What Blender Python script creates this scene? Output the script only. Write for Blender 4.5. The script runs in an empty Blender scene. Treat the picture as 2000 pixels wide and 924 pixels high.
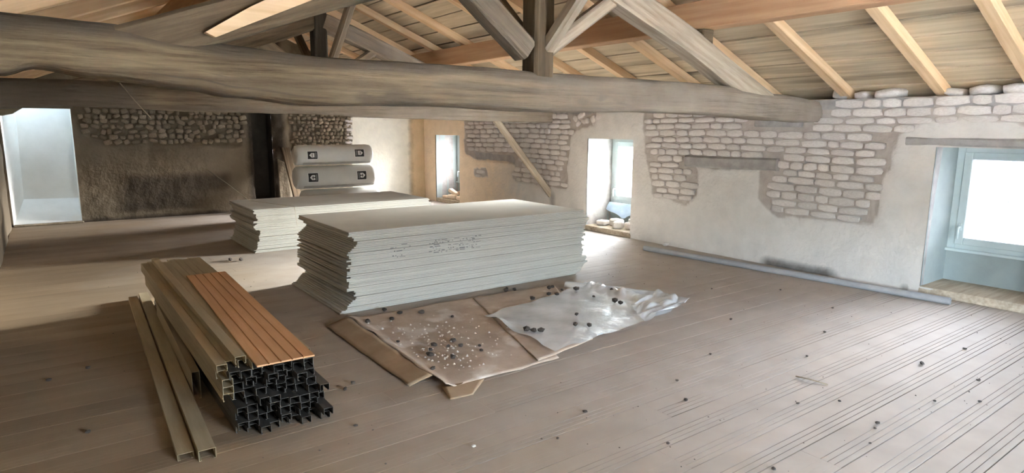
import bpy, bmesh, math, random
from mathutils import Vector, Matrix, noise
R = random.Random(7)
SC = bpy.context.scene
COL = SC.collection
rad = math.radians

# ------------------------------------------------------------------ camera
def make_camera(f=1240.8, pitch=9.706, yaw=36.287, roll=0.339, h=1.5):
    p, y, r = rad(pitch), rad(yaw), rad(roll)
    fw = Vector((math.sin(y)*math.cos(p), math.cos(y)*math.cos(p), -math.sin(p)))
    rt = Vector((math.cos(y), -math.sin(y), 0)); up = rt.cross(fw)
    rt2 = math.cos(r)*rt + math.sin(r)*up; up2 = -math.sin(r)*rt + math.cos(r)*up
    cam = bpy.data.cameras.new('camera'); cam.sensor_width = 36; cam.lens = 36*f/2000
    cam.clip_start = .05
    o = bpy.data.objects.new('camera', cam); COL.objects.link(o)
    o.matrix_world = Matrix(((rt2.x, up2.x, -fw.x, 0), (rt2.y, up2.y, -fw.y, 0), (rt2.z, up2.z, -fw.z, h), (0, 0, 0, 1)))
    SC.camera = o
make_camera()

# ------------------------------------------------------------------ sky, exposure
SKY = 1.0
w = bpy.data.worlds.new('hazy_sky'); SC.world = w; w.use_nodes = True
bg = w.node_tree.nodes['Background']
sky = w.node_tree.nodes.new('ShaderNodeTexSky'); sky.sky_type = 'NISHITA'
sky.sun_disc = False; sky.sun_elevation = rad(14); sky.sun_rotation = rad(90)     # hazy sun on the window side (+x)
sky.air_density = 1.0; sky.dust_density = 5.0; sky.ozone_density = 1.0
hz = w.node_tree.nodes.new('ShaderNodeHueSaturation'); hz.inputs['Saturation'].default_value = .4     # thin haze pales the sky
w.node_tree.links.new(sky.outputs[0], hz.inputs['Color'])
wb = w.node_tree.nodes.new('ShaderNodeMix'); wb.data_type = 'RGBA'; wb.blend_type = 'MULTIPLY'; wb.inputs['Factor'].default_value = 1
wb.inputs['B'].default_value = (.90, 1.0, 1.17, 1)                                # the camera's white balance
w.node_tree.links.new(hz.outputs[0], wb.inputs['A']); w.node_tree.links.new(wb.outputs['Result'], bg.inputs[0]); bg.inputs[1].default_value = SKY
SC.view_settings.view_transform = 'Standard'; SC.view_settings.look = 'None'
SC.view_settings.gamma = 1; SC.view_settings.use_curve_mapping = False
SC.view_settings.exposure = 5.55
SC.cycles.diffuse_bounces = 7; SC.cycles.max_bounces = 14; SC.cycles.transparent_max_bounces = 16
SC.cycles.sample_clamp_indirect = 12

W, D, XL, YN = 6.48, 11.94, -.48, -3.2          # right wall, back wall, left wall, near wall
RX = 2.845                                       # ridge
WT = .53                                         # wall thickness
WINS = [(1.52, 2.385), (6.03, 6.93), (10.50, 11.43)]
ZB, ZT = .07, 1.352
def roof_z(x, up=0): return 1.84 + .4*(W-RX) - .4*abs(x-RX) + up

LWINS = [(-1.62, -.36), (-3.08, -1.86)]; LZ0, LZ1 = .75, 1.9          # invented left wall windows behind the camera, added for fill light
for a, b in LWINS:
    l = bpy.data.lights.new('window_portal', 'AREA'); l.shape = 'RECTANGLE'
    l.size = LZ1-LZ0; l.size_y = b-a; l.cycles.is_portal = True
    o = bpy.data.objects.new('window_portal', l); COL.objects.link(o)
    o.location = (XL-.55, (a+b)/2, (LZ0+LZ1)/2); o.rotation_euler = (0, rad(-90), 0)
FWINS = [(1.6, 3.5)]; FZ0, FZ1 = .5, 1.85                           # invented near gable window behind the camera, added for fill light
for a, b in FWINS:
    l = bpy.data.lights.new('window_portal', 'AREA'); l.shape = 'RECTANGLE'
    l.size = b-a; l.size_y = FZ1-FZ0; l.cycles.is_portal = True
    o = bpy.data.objects.new('window_portal', l); COL.objects.link(o)
    o.location = ((a+b)/2, YN-.55, (FZ0+FZ1)/2); o.rotation_euler = (rad(90), 0, 0)
l = bpy.data.lights.new('skylight_portal', 'AREA'); l.shape = 'RECTANGLE'; l.size = .8; l.size_y = .5; l.cycles.is_portal = True
o = bpy.data.objects.new('skylight_portal', l); COL.objects.link(o); o.location = (-.03, D+.26, 2.0)  # portal for the invented roof light over the recess
for k, (a, b) in enumerate(WINS):               # portals: only guide the sky light in through the panes
    l = bpy.data.lights.new('window_portal', 'AREA'); l.shape = 'RECTANGLE'
    l.size = b-a; l.size_y = 1.0; l.cycles.is_portal = True
    o = bpy.data.objects.new('window_portal', l); COL.objects.link(o)
    o.location = (W+WT+.1, (a+b)/2, .87); o.rotation_euler = (rad(90), 0, rad(90))

# ------------------------------------------------------------------ materials
def mat(name, c1, c2, scale=6, rough=.9, bump=.25, stretch=(1, 1, 1), c3=None, s3=1.2, lo3=.52, hi3=.7, metal=0, var=.06,
        bscale=None, spec=.25, lo=.3, hi=.7, attr=None):
    """two-tone noise grain, optional larger stains c3, optional list of (attribute, colour) coverings"""
    m = bpy.data.materials.new(name); m.use_nodes = True
    t = m.node_tree; N = t.nodes; L = t.links; N.clear()
    out = N.new('ShaderNodeOutputMaterial'); b = N.new('ShaderNodeBsdfPrincipled'); L.new(b.outputs[0], out.inputs[0])
    b.inputs['Roughness'].default_value = rough; b.inputs['Metallic'].default_value = metal
    b.inputs['Specular IOR Level'].default_value = spec
    tc = N.new('ShaderNodeTexCoord'); oi = N.new('ShaderNodeObjectInfo')
    mul = N.new('ShaderNodeMath'); mul.operation = 'MULTIPLY'; mul.inputs[1].default_value = 53.0 if var else 0; L.new(oi.outputs['Random'], mul.inputs[0])
    add = N.new('ShaderNodeVectorMath'); add.operation = 'ADD'; L.new(tc.outputs['Object'], add.inputs[0]); L.new(mul.outputs[0], add.inputs[1])
    mp = N.new('ShaderNodeMapping'); mp.inputs['Scale'].default_value = stretch; L.new(add.outputs[0], mp.inputs[0])
    n = N.new('ShaderNodeTexNoise'); n.inputs['Scale'].default_value = scale; n.inputs['Detail'].default_value = 7; n.inputs['Roughness'].default_value = .62; L.new(mp.outputs[0], n.inputs[0])
    cr = N.new('ShaderNodeValToRGB'); cr.color_ramp.elements[0].position = lo; cr.color_ramp.elements[1].position = hi
    cr.color_ramp.elements[0].color = (*c1, 1); cr.color_ramp.elements[1].color = (*c2, 1); L.new(n.outputs[0], cr.inputs[0])
    col = cr.outputs[0]
    def mix(fac, other):
        nonlocal col
        x = N.new('ShaderNodeMix'); x.data_type = 'RGBA'; L.new(fac, x.inputs['Factor']); L.new(col, x.inputs['A'])
        if isinstance(other, tuple): x.inputs['B'].default_value = (*other, 1)
        else: L.new(other, x.inputs['B'])
        col = x.outputs['Result']
    if c3:
        n3 = N.new('ShaderNodeTexNoise'); n3.inputs['Scale'].default_value = s3; n3.inputs['Detail'].default_value = 5; L.new(mp.outputs[0], n3.inputs[0])
        r3 = N.new('ShaderNodeMapRange'); r3.inputs['From Min'].default_value = lo3; r3.inputs['From Max'].default_value = hi3; L.new(n3.outputs[0], r3.inputs[0])
        mix(r3.outputs[0], c3)
    for an, ac in (attr or []):
        at = N.new('ShaderNodeAttribute'); at.attribute_name = an
        # break the covering's edge up with the grain noise
        ad = N.new('ShaderNodeMath'); ad.operation = 'MULTIPLY_ADD'; L.new(n.outputs[0], ad.inputs[0]); ad.inputs[1].default_value = .5; ad.inputs[2].default_value = -.25
        sm = N.new('ShaderNodeMath'); sm.operation = 'ADD'; L.new(at.outputs['Fac'], sm.inputs[0]); L.new(ad.outputs[0], sm.inputs[1])
        mr = N.new('ShaderNodeMapRange'); mr.inputs['From Min'].default_value = .25; mr.inputs['From Max'].default_value = .8; L.new(sm.outputs[0], mr.inputs[0])
        x2 = N.new('ShaderNodeMix'); x2.data_type = 'RGBA'; L.new(n.outputs[0], x2.inputs['Factor'])
        x2.inputs['A'].default_value = (*[v*.82 for v in ac], 1); x2.inputs['B'].default_value = (*[min(1, v*1.14) for v in ac], 1)
        mix(mr.outputs[0], x2.outputs['Result'])
    if var:
        hs = N.new('ShaderNodeHueSaturation'); mr = N.new('ShaderNodeMapRange'); L.new(oi.outputs['Random'], mr.inputs[0])
        mr.inputs['To Min'].default_value = 1-var; mr.inputs['To Max'].default_value = 1+var; L.new(mr.outputs[0], hs.inputs['Value']); L.new(col, hs.inputs['Color']); col = hs.outputs[0]
    L.new(col, b.inputs['Base Color'])
    if bump:
        nb = n
        if bscale:
            nb = N.new('ShaderNodeTexNoise'); nb.inputs['Scale'].default_value = bscale; nb.inputs['Detail'].default_value = 5; L.new(mp.outputs[0], nb.inputs[0])
        bp = N.new('ShaderNodeBump'); bp.inputs['Strength'].default_value = bump; bp.inputs['Distance'].default_value = .02; L.new(nb.outputs[0], bp.inputs['Height']); L.new(bp.outputs[0], b.inputs['Normal'])
    return m

WOODS = (.6, 9, 9)
MT = dict(
    beam=mat('old_beam_wood', (.09, .058, .028), (.25, .18, .10), 3.6, bump=.9, stretch=(.45, 8, 8), c3=(.07, .048, .03), s3=.9, lo3=.52, hi3=.74, var=.04, lo=.36, hi=.66, attr=[('soot', (.075, .055, .035))]),
    dark_wood=mat('dark_old_wood', (.065, .044, .026), (.17, .12, .072), 3, bump=.5, stretch=WOODS, var=.1),
    sooty_wood=mat('sooty_wood', (.022, .018, .014), (.075, .06, .045), 3, bump=.5, stretch=WOODS, var=.1),  # near-black tone for the farther king post
    grey_wood=mat('grey_old_wood', (.31, .24, .17), (.52, .43, .33), 3, bump=.45, stretch=WOODS, c3=(.17, .13, .09), s3=.9, lo3=.56, hi3=.75, var=.06),
    pine=mat('new_pine', (.62, .40, .22), (.78, .56, .35), 2.2, bump=.15, stretch=(.5, 11, 11), c3=(.42, .24, .12), s3=1.0, lo3=.64, hi3=.8, var=.08),
    red_pine=mat('reddish_pine', (.46, .26, .14), (.60, .38, .22), 2.2, bump=.15, stretch=(.5, 11, 11), var=.06),
    sheath=mat('roof_boards', (.47, .36, .235), (.66, .53, .37), 2.4, bump=.2, stretch=(.45, 7, 7), c3=(.25, .20, .14), s3=.75, lo3=.55, hi3=.72, var=.16),
    gap=mat('dark_gap', (.03, .025, .02), (.05, .04, .03), var=0),
    stone=mat('limestone', (.52, .46, .42), (.67, .615, .57), 9, bump=.35, var=.1, bscale=28),
    rubble=mat('rubble_stone', (.16, .125, .085), (.36, .295, .21), 9, bump=.5, var=.22, bscale=30),
    wallr=mat('mortar_and_plaster', (.36, .30, .26), (.47, .41, .365), 6, bump=.45, var=0, bscale=24,
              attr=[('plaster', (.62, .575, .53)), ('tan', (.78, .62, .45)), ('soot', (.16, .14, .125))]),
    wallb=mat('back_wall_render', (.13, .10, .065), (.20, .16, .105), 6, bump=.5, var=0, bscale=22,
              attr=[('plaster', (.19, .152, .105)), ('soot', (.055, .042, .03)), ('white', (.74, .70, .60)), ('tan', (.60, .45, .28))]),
    reveal=mat('pale_reveal_plaster', (.29, .325, .315), (.35, .385, .375), 4, bump=.12, var=0),
    white=mat('white_plaster', (.78, .78, .74), (.86, .86, .83), 4, bump=.12, var=0),
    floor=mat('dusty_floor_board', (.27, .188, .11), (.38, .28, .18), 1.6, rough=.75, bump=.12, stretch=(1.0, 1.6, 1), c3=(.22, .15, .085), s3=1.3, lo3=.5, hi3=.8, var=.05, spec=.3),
    groove=mat('dirt_in_groove', (.17, .14, .11), (.25, .21, .17), 3, bump=0, c3=(.42, .37, .33), s3=2.2, lo3=.47, hi3=.62),
    board=mat('plasterboard', (.54, .52, .47), (.63, .61, .56), 2.2, bump=.05, var=.05, rough=.85),
    ink=mat('black_ink', (.10, .10, .10), (.2, .2, .2), var=0, bump=0),
    steel=mat('galvanised_steel', (.10, .09, .08), (.20, .18, .16), 3, rough=.5, bump=.05, stretch=(6, .5, 6), metal=.6, var=.2),  # dark tone holds the shade inside the open studs
    dusty_steel=mat('dusty_steel', (.40, .32, .20), (.54, .45, .31), 3, rough=.6, bump=.05, stretch=(6, .5, 6), metal=.15, var=.08),  # tan tone holds the ceiling's reflection as well as dust
    panel=mat('red_brown_panel', (.66, .35, .17), (.78, .46, .25), 3, rough=.6, bump=.1, stretch=(9, .6, 9), var=0),
    card=mat('dusty_cardboard', (.45, .345, .265), (.60, .49, .40), 5, bump=.3, c3=(.72, .64, .57), s3=4.5, lo3=.56, hi3=.66, var=.05),
    card_plain=mat('brown_cardboard', (.34, .235, .145), (.45, .33, .22), 5, bump=.2, var=.08),
    clod=mat('dark_dirt', (.045, .035, .028), (.11, .09, .075), 30, bump=.4, var=.25),
    crumb=mat('pale_crumbs', (.48, .42, .35), (.66, .61, .55), 30, bump=0, var=.2),
    wrap=mat('roll_wrapping', (.70, .69, .65), (.78, .77, .73), 4, rough=.45, bump=.12, var=.03, spec=.4),
    wrap_dark=mat('roll_wrapping_grey', (.36, .345, .31), (.5, .48, .44), 9, rough=.5, bump=.15, var=.03),
    black=mat('black_print', (.02, .02, .02), (.035, .035, .035), var=0, bump=0, rough=.5),
    print_white=mat('white_print', (.8, .8, .78), (.84, .84, .82), var=0, bump=0),
    print_grey=mat('grey_print', (.36, .36, .36), (.42, .42, .42), var=0, bump=0),
    pvc=mat('white_window_frame', (.50, .56, .56), (.56, .62, .62), 3, rough=.35, bump=0, var=0, spec=.5),
    bar=mat('grey_glazing_bar', (.30, .31, .36), (.36, .37, .42), var=0, bump=0, rough=.4),
    tube=mat('grey_tube', (.27, .26, .26), (.36, .35, .35), 5, rough=.6, bump=.08, var=0),
    slab=mat('grey_slab', (.28, .255, .24), (.42, .385, .36), 8, bump=.4, var=.05),
    brickish=mat('tan_stone', (.60, .42, .28), (.74, .60, .46), 8, bump=.3, var=.15),
    straw=mat('dry_stalk', (.20, .15, .10), (.3, .23, .15), var=0, bump=0),
    cord=mat('pale_string', (.50, .44, .34), (.6, .54, .44), var=0, bump=0),
    ground=mat('pale_gravel', (.60, .58, .53), (.70, .68, .62), .6, bump=0, var=0),
)
def add_dust(m, colour, dark, most=.9, x0=1.7, x1=3.7):
    """a coat of pale building dust that lies thicker towards the window side of the room"""
    t = m.node_tree; N = t.nodes; L = t.links; b = next(n for n in N if n.type == 'BSDF_PRINCIPLED')
    src = b.inputs['Base Color'].links[0].from_socket
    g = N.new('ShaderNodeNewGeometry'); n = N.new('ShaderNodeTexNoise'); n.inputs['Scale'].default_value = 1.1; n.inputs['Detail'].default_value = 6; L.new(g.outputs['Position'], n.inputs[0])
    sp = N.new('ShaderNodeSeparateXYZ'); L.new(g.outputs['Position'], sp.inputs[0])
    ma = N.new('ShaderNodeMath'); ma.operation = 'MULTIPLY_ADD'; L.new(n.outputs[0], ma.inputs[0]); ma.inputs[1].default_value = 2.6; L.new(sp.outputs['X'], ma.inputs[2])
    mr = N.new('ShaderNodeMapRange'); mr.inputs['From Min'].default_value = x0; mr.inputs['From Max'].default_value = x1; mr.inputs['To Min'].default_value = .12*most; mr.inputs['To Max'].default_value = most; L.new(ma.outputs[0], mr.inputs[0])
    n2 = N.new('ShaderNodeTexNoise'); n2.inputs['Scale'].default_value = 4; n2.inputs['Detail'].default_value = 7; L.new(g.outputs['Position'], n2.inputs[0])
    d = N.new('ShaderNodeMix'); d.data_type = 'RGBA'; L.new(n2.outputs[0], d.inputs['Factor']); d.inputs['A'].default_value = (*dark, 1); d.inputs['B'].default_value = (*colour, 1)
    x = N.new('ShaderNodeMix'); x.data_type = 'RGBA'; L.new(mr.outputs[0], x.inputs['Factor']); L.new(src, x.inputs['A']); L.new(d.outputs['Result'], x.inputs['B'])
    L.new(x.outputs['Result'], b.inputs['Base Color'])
add_dust(MT['floor'], (.50, .445, .40), (.34, .29, .245))  # shaded brown left and lit pale right painted into the dusty boards
add_dust(MT['beam'], (.50, .43, .36), (.24, .19, .15), .62, 2.2, 5.6)  # paler, lit right end painted into the beam colour
def glass_mat(name='window_glass', tint=(.95, .97, .97), milk=0):
    m = bpy.data.materials.new(name); m.use_nodes = True; t = m.node_tree; N = t.nodes; L = t.links; N.clear()
    out = N.new('ShaderNodeOutputMaterial'); mx = N.new('ShaderNodeMixShader'); tr = N.new('ShaderNodeBsdfTransparent'); gl = N.new('ShaderNodeBsdfGlossy')
    tr.inputs[0].default_value = (*tint, 1); gl.inputs['Roughness'].default_value = .02
    fr = N.new('ShaderNodeFresnel'); fr.inputs[0].default_value = 1.45
    through = tr.outputs[0]
    if milk:                                                                     # milky scatter added to keep the panes glowing white
        ml = N.new('ShaderNodeMixShader'); tl = N.new('ShaderNodeBsdfTranslucent'); tl.inputs[0].default_value = (.9, .95, 1, 1)
        ml.inputs[0].default_value = milk; L.new(tr.outputs[0], ml.inputs[1]); L.new(tl.outputs[0], ml.inputs[2]); through = ml.outputs[0]
    L.new(fr.outputs[0], mx.inputs[0]); L.new(through, mx.inputs[1]); L.new(gl.outputs[0], mx.inputs[2]); L.new(mx.outputs[0], out.inputs[0])
    return m
MT['glass'] = glass_mat(); MT['dusty_glass'] = glass_mat('dusty_window_glass', (.22, .228, .24), .02); MT['roof_glass'] = glass_mat('roof_window_glass', (.37, .385, .37)); MT['hazy_glass'] = glass_mat('hazy_window_glass', (.68, .70, .70), .03); MT['grimy_glass'] = glass_mat('grimy_window_glass', (.49, .49, .49), .03)  # tints dim the daylight through each pane, darkest for the near window
def film_mat(name, tint, opac, rough=.22):
    m = bpy.data.materials.new(name); m.use_nodes = True; t = m.node_tree; N = t.nodes; L = t.links; N.clear()
    out = N.new('ShaderNodeOutputMaterial'); mx = N.new('ShaderNodeMixShader'); tr = N.new('ShaderNodeBsdfTransparent'); b = N.new('ShaderNodeBsdfPrincipled')
    b.inputs['Base Color'].default_value = (*tint, 1); b.inputs['Roughness'].default_value = rough; b.inputs['Specular IOR Level'].default_value = .7
    tc = N.new('ShaderNodeTexCoord'); n = N.new('ShaderNodeTexNoise'); n.inputs['Scale'].default_value = 3.5; n.inputs['Detail'].default_value = 4; L.new(tc.outputs['Object'], n.inputs[0])
    mr = N.new('ShaderNodeMapRange'); mr.inputs['From Min'].default_value = .3; mr.inputs['From Max'].default_value = .7; mr.inputs['To Min'].default_value = opac-.12; mr.inputs['To Max'].default_value = opac+.12
    L.new(n.outputs[0], mr.inputs[0]); L.new(mr.outputs[0], mx.inputs[0]); L.new(tr.outputs[0], mx.inputs[1]); L.new(b.outputs[0], mx.inputs[2]); L.new(mx.outputs[0], out.inputs[0])
    n2 = N.new('ShaderNodeTexNoise'); n2.inputs['Scale'].default_value = 14; L.new(tc.outputs['Object'], n2.inputs[0])
    bp = N.new('ShaderNodeBump'); bp.inputs['Strength'].default_value = .2; bp.inputs['Distance'].default_value = .02; L.new(n2.outputs[0], bp.inputs['Height']); L.new(bp.outputs[0], b.inputs['Normal'])
    return m
MT['film'] = film_mat('clear_plastic_film', (.84, .87, .90), .66)
MT['blue_film'] = film_mat('bluish_plastic_film', (.55, .70, .88), .75)

# ------------------------------------------------------------------ builders
_inv = {}
def link(name, me, m=None, parent=None, M=None):
    o = bpy.data.objects.new(name, me); COL.objects.link(o)
    if m is not None and me is not None and not me.materials:
        me.materials.append(m)
    M = M or Matrix.Identity(4)
    if parent is not None:
        o.parent = parent; o.matrix_basis = _inv.get(parent.name, Matrix.Identity(4)) @ M
        _inv[o.name] = M.inverted()
    else:
        o.matrix_basis = M; _inv[o.name] = M.inverted()
    return o
def empty(name, loc=(0, 0, 0)): return link(name, None, M=Matrix.Translation(loc))
def tag(o, label=None, cat=None, group=None, kind=None):
    for k, v in (('label', label), ('category', cat), ('group', group), ('kind', kind)):
        if v: o[k] = v
    return o
def mesh(name, vs, fs, smooth=False):
    me = bpy.data.meshes.new(name); me.from_pydata([tuple(v) for v in vs], [], fs); me.update()
    if smooth: me.polygons.foreach_set('use_smooth', [True]*len(me.polygons))
    return me
def fix_normals(me):
    bm = bmesh.new(); bm.from_mesh(me); bmesh.ops.recalc_face_normals(bm, faces=bm.faces[:]); bm.to_mesh(me); bm.free(); return me
def box_vf(x0, x1, y0, y1, z0, z1, base=0):
    v = [(x, y, z) for x in (x0, x1) for y in (y0, y1) for z in (z0, z1)]
    f = [(0, 1, 3, 2), (4, 6, 7, 5), (0, 4, 5, 1), (2, 3, 7, 6), (0, 2, 6, 4), (1, 5, 7, 3)]
    return v, [tuple(i+base for i in q) for q in f]
def boxes_mesh(name, bs, bevel=0, seg=1):
    vs, fs = [], []
    for b in bs:
        v, f = box_vf(*b, base=len(vs)); vs += v; fs += f
    me = mesh(name, vs, fs)
    if bevel:
        bm = bmesh.new(); bm.from_mesh(me); bmesh.ops.bevel(bm, geom=bm.edges[:], offset=bevel, segments=seg, affect='EDGES', profile=.6); bm.to_mesh(me); bm.free()
    return me
def box(name, b, m, parent=None, bevel=0):
    """box in world coordinates, its own origin at its centre"""
    c = Vector(((b[0]+b[1])/2, (b[2]+b[3])/2, (b[4]+b[5])/2))
    me = boxes_mesh(name, [(b[0]-c.x, b[1]-c.x, b[2]-c.y, b[3]-c.y, b[4]-c.z, b[5]-c.z)], bevel)
    return link(name, me, m, parent, Matrix.Translation(c))
def frame_from(p0, p1, up=Vector((0, 0, 1))):
    p0, p1 = Vector(p0), Vector(p1); x = (p1-p0).normalized(); y = up.cross(x)
    if y.length < 1e-4: y = Vector((0, 1, 0)).cross(x)
    y.normalize(); z = x.cross(y)
    M = Matrix(((x.x, y.x, z.x, p0.x), (x.y, y.y, z.y, p0.y), (x.z, y.z, z.z, p0.z), (0, 0, 0, 1)))
    return M, (p1-p0).length
def timber(name, p0, p1, w_, h_, m, parent=None, rough=0, bevel=.008, up=Vector((0, 0, 1)), seed=0, taper=0):
    """squared timber along local x; rough > 0 wobbles it like an old hand-hewn piece"""
    M, L = frame_from(p0, p1, up)
    n = max(1, int(L/.18)) if rough else 1
    ring = []
    b = min(bevel if not rough else .02, w_*.3, h_*.3)
    prof = [(-w_/2+b, -h_/2), (w_/2-b, -h_/2), (w_/2, -h_/2+b), (w_/2, h_/2-b), (w_/2-b, h_/2), (-w_/2+b, h_/2), (-w_/2, h_/2-b), (-w_/2, -h_/2+b)]
    vs, fs = [], []
    for i in range(n+1):
        x = L*i/n; k = 1-taper*i/n
        cy = rough*noise.noise((x*.9, seed*7.1, 0)); cz = rough*noise.noise((x*.9, seed*7.1, 5))
        for j, (y, z) in enumerate(prof):
            d = 1+rough*2.2*noise.noise((x*2.2, j*1.7, seed*3.3)) if rough else 1
            vs.append((x, y*k*d+cy, z*k*d+cz))
    for i in range(n):
        for j in range(8):
            a, b2 = i*8+j, i*8+(j+1) % 8
            fs.append((a, b2, b2+8, a+8))
    fs.append(tuple(range(7, -1, -1))); fs.append(tuple(n*8+j for j in range(8)))
    return link(name, fix_normals(mesh(name, vs, fs)), m, parent, M)
def tube_mesh(name, pts, r, n=8, cap=True):
    vs, fs = [], []
    pts = [Vector(p) for p in pts]
    for i, p in enumerate(pts):
        t = (pts[min(i+1, len(pts)-1)]-pts[max(i-1, 0)]).normalized()
        a = t.orthogonal().normalized() if abs(t.z) > .9 else Vector((0, 0, 1)).cross(t).normalized(); b = t.cross(a)
        rr = r[i] if isinstance(r, (list, tuple)) else r
        for k in range(n):
            an = 2*math.pi*k/n; vs.append(p+a*rr*math.cos(an)+b*rr*math.sin(an))
    for i in range(len(pts)-1):
        for k in range(n): fs.append((i*n+k, i*n+(k+1) % n, (i+1)*n+(k+1) % n, (i+1)*n+k))
    if cap: fs += [tuple(range(n-1, -1, -1)), tuple((len(pts)-1)*n+k for k in range(n))]
    return fix_normals(mesh(name, vs, fs, True))
def attr(me, name, vals):
    a = me.attributes.new(name, 'FLOAT', 'POINT'); a.data.foreach_set('value', vals)
def poly_in(p, P):
    x, y = p; c = False; j = len(P)-1
    for i in range(len(P)):
        if (P[i][1] > y) != (P[j][1] > y) and x < (P[j][0]-P[i][0])*(y-P[i][1])/(P[j][1]-P[i][1])+P[i][0]: c = not c
        j = i
    return c
def poly_sd(p, P):
    """signed distance, positive inside"""
    d = 9; px = Vector(p)
    for i in range(len(P)):
        a, b = Vector(P[i-1]), Vector(P[i]); ab = b-a; t = max(0, min(1, (px-a).dot(ab)/ab.length_squared)); d = min(d, (px-a-ab*t).length)
    return d if poly_in(p, P) else -d
def sstep(a, b, x):
    t = max(0, min(1, (x-a)/(b-a))); return t*t*(3-2*t)
def lines(a, b, step, must):
    v = sorted(set([a, b]+[m for m in must if a < m < b])); out = []
    for i in range(len(v)-1):
        n = max(1, round((v[i+1]-v[i])/step)); out += [v[i]+(v[i+1]-v[i])*k/n for k in range(n)]
    return out+[b]

# ------------------------------------------------------------------ floor
floor = tag(link('floor', boxes_mesh('floor', [(XL-.3, W+.6, YN-.2, D+.6, -.2, -.022)]), MT['dark_wood']), kind='structure')
PER = .196
def plank_mesh(depth, joint, dirty, top='floor'):
    gw = .0036; ys = [0.0]; zs = [0.0]; gr = []
    prof = [(.0008, -.006), (.0008, -joint), (.003, 0)]
    for k in (1, 2, 3):
        y = .0325*k
        prof += [(y-gw/2, 0), (y-gw/4, -depth), (y+gw/4, -depth), (y+gw/2, 0)]
    prof += [(PER-.003, 0), (PER-.0008, -joint), (PER-.0008, -.02), (.0008, -.02)]
    n = len(prof)
    vs = [(x, y, z) for x in (0, 1) for y, z in prof]
    fs, mi = [], []
    for j in range(n):
        a, b = j, (j+1) % n; fs.append((a, b, b+n, a+n))
        steep = (prof[a][1] < -.0002 or prof[b][1] < -.0002) and prof[a][1] > -.015 and prof[b][1] > -.015
        mi.append(1 if (dirty and steep) else 0)
    fs += [tuple(range(n-1, -1, -1)), tuple(range(n, 2*n))]; mi += [0, 0]
    me = mesh('floor_plank', vs, fs); me.materials.append(MT[top]); me.materials.append(MT['groove'])
    me.polygons.foreach_set('material_index', mi); fix_normals(me); return me
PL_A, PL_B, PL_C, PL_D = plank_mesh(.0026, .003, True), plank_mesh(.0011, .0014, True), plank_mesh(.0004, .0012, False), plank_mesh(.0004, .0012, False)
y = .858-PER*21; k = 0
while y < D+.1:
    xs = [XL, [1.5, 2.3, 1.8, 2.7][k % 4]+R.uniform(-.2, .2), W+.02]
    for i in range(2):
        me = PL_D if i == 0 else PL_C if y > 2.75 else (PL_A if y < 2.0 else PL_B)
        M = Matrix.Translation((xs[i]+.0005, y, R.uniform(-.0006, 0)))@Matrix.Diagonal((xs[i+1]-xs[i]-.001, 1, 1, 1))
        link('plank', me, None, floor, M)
    y += PER; k += 1

# ------------------------------------------------------------------ right wall
EXPO_A = [(5.86, 1.66), (5.83, 1.17), (5.67, .64), (5.12, .56), (4.96, .67), (4.98, 1.05), (4.12, 1.05), (4.13, .71), (3.86, .54), (2.89, .6), (2.81, .79), (2.77, 1.28), (2.73, 1.5), (2.50, 1.60), (2.2, 1.62), (1.7, 1.48), (.4, 1.5), (.4, 1.95), (5.86, 1.95)]
EXPO_B = [(10.40, 1.95), (10.36, 1.50), (10.32, 1.01), (10.05, .91), (8.84, .98), (8.76, .81), (8.84, .63), (8.13, .55), (7.37, .57), (7.33, 1.43), (6.80, 1.55), (6.75, 1.95)]
EXPO_C = [(10.05, .78), (10.05, .6), (9.55, .62), (9.6, .8)]
RECESS = [(10.0, 1.04), (8.8, 1.0), (8.78, .9), (9.95, .95)]
def exposed(y, z):
    n = .05*noise.noise((y*3, z*3, 1.3))+.03*noise.noise((y*9, z*9, 4))
    return max(poly_sd((y, z), EXPO_A), poly_sd((y, z), EXPO_B), poly_sd((y, z), EXPO_C))+n
must = [v for a, b in WINS for v in (a, b)]
YS = lines(YN, D+.05, .035, must); ZS = lines(0, 1.80, .035, [ZB, ZT])
vs, pl, tn, so = [], [], [], []
for yy in YS:
    for zz in ZS:
        e = exposed(yy, zz) if yy > .2 else -1
        p = 1-sstep(-.015, .03, e)
        rec = sstep(-.03, .02, poly_sd((yy, zz), RECESS)) if 8.5 < yy < 10.3 else 0
        t = .022*p+.008*noise.noise((yy*2.3, zz*2.3, 0))+.005*noise.noise((yy*9, zz*9, 3))-.03*rec
        edge = min([abs(yy-a) for a in must])
        if edge < .2 and ZB-.01 < zz < ZT+.2: t = t*(.5+.5*edge/.2)+.02*(1-edge/.2)
        vs.append((W-t, yy, zz)); pl.append(p*(1-rec))
        tn.append(sstep(7.6, 10.2, yy)*p*.95)
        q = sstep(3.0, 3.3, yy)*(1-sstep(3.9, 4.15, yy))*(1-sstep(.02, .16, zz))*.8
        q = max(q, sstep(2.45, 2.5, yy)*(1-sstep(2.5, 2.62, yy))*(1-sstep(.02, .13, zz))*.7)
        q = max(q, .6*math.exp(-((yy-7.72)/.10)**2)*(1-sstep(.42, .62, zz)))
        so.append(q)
nz = len(ZS); fs = []
for i in range(len(YS)-1):
    for j in range(nz-1):
        cy, cz = (YS[i]+YS[i+1])/2, (ZS[j]+ZS[j+1])/2
        if any(a < cy < b for a, b in WINS) and ZB < cz < ZT: continue
        a = i*nz+j; fs.append((a, a+1, a+nz+1, a+nz))
me = mesh('wall_right', vs, fs, True); attr(me, 'plaster', pl); attr(me, 'tan', tn); attr(me, 'soot', so)
wall_right = tag(link('wall_right', me, MT['wallr']), kind='structure')
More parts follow.
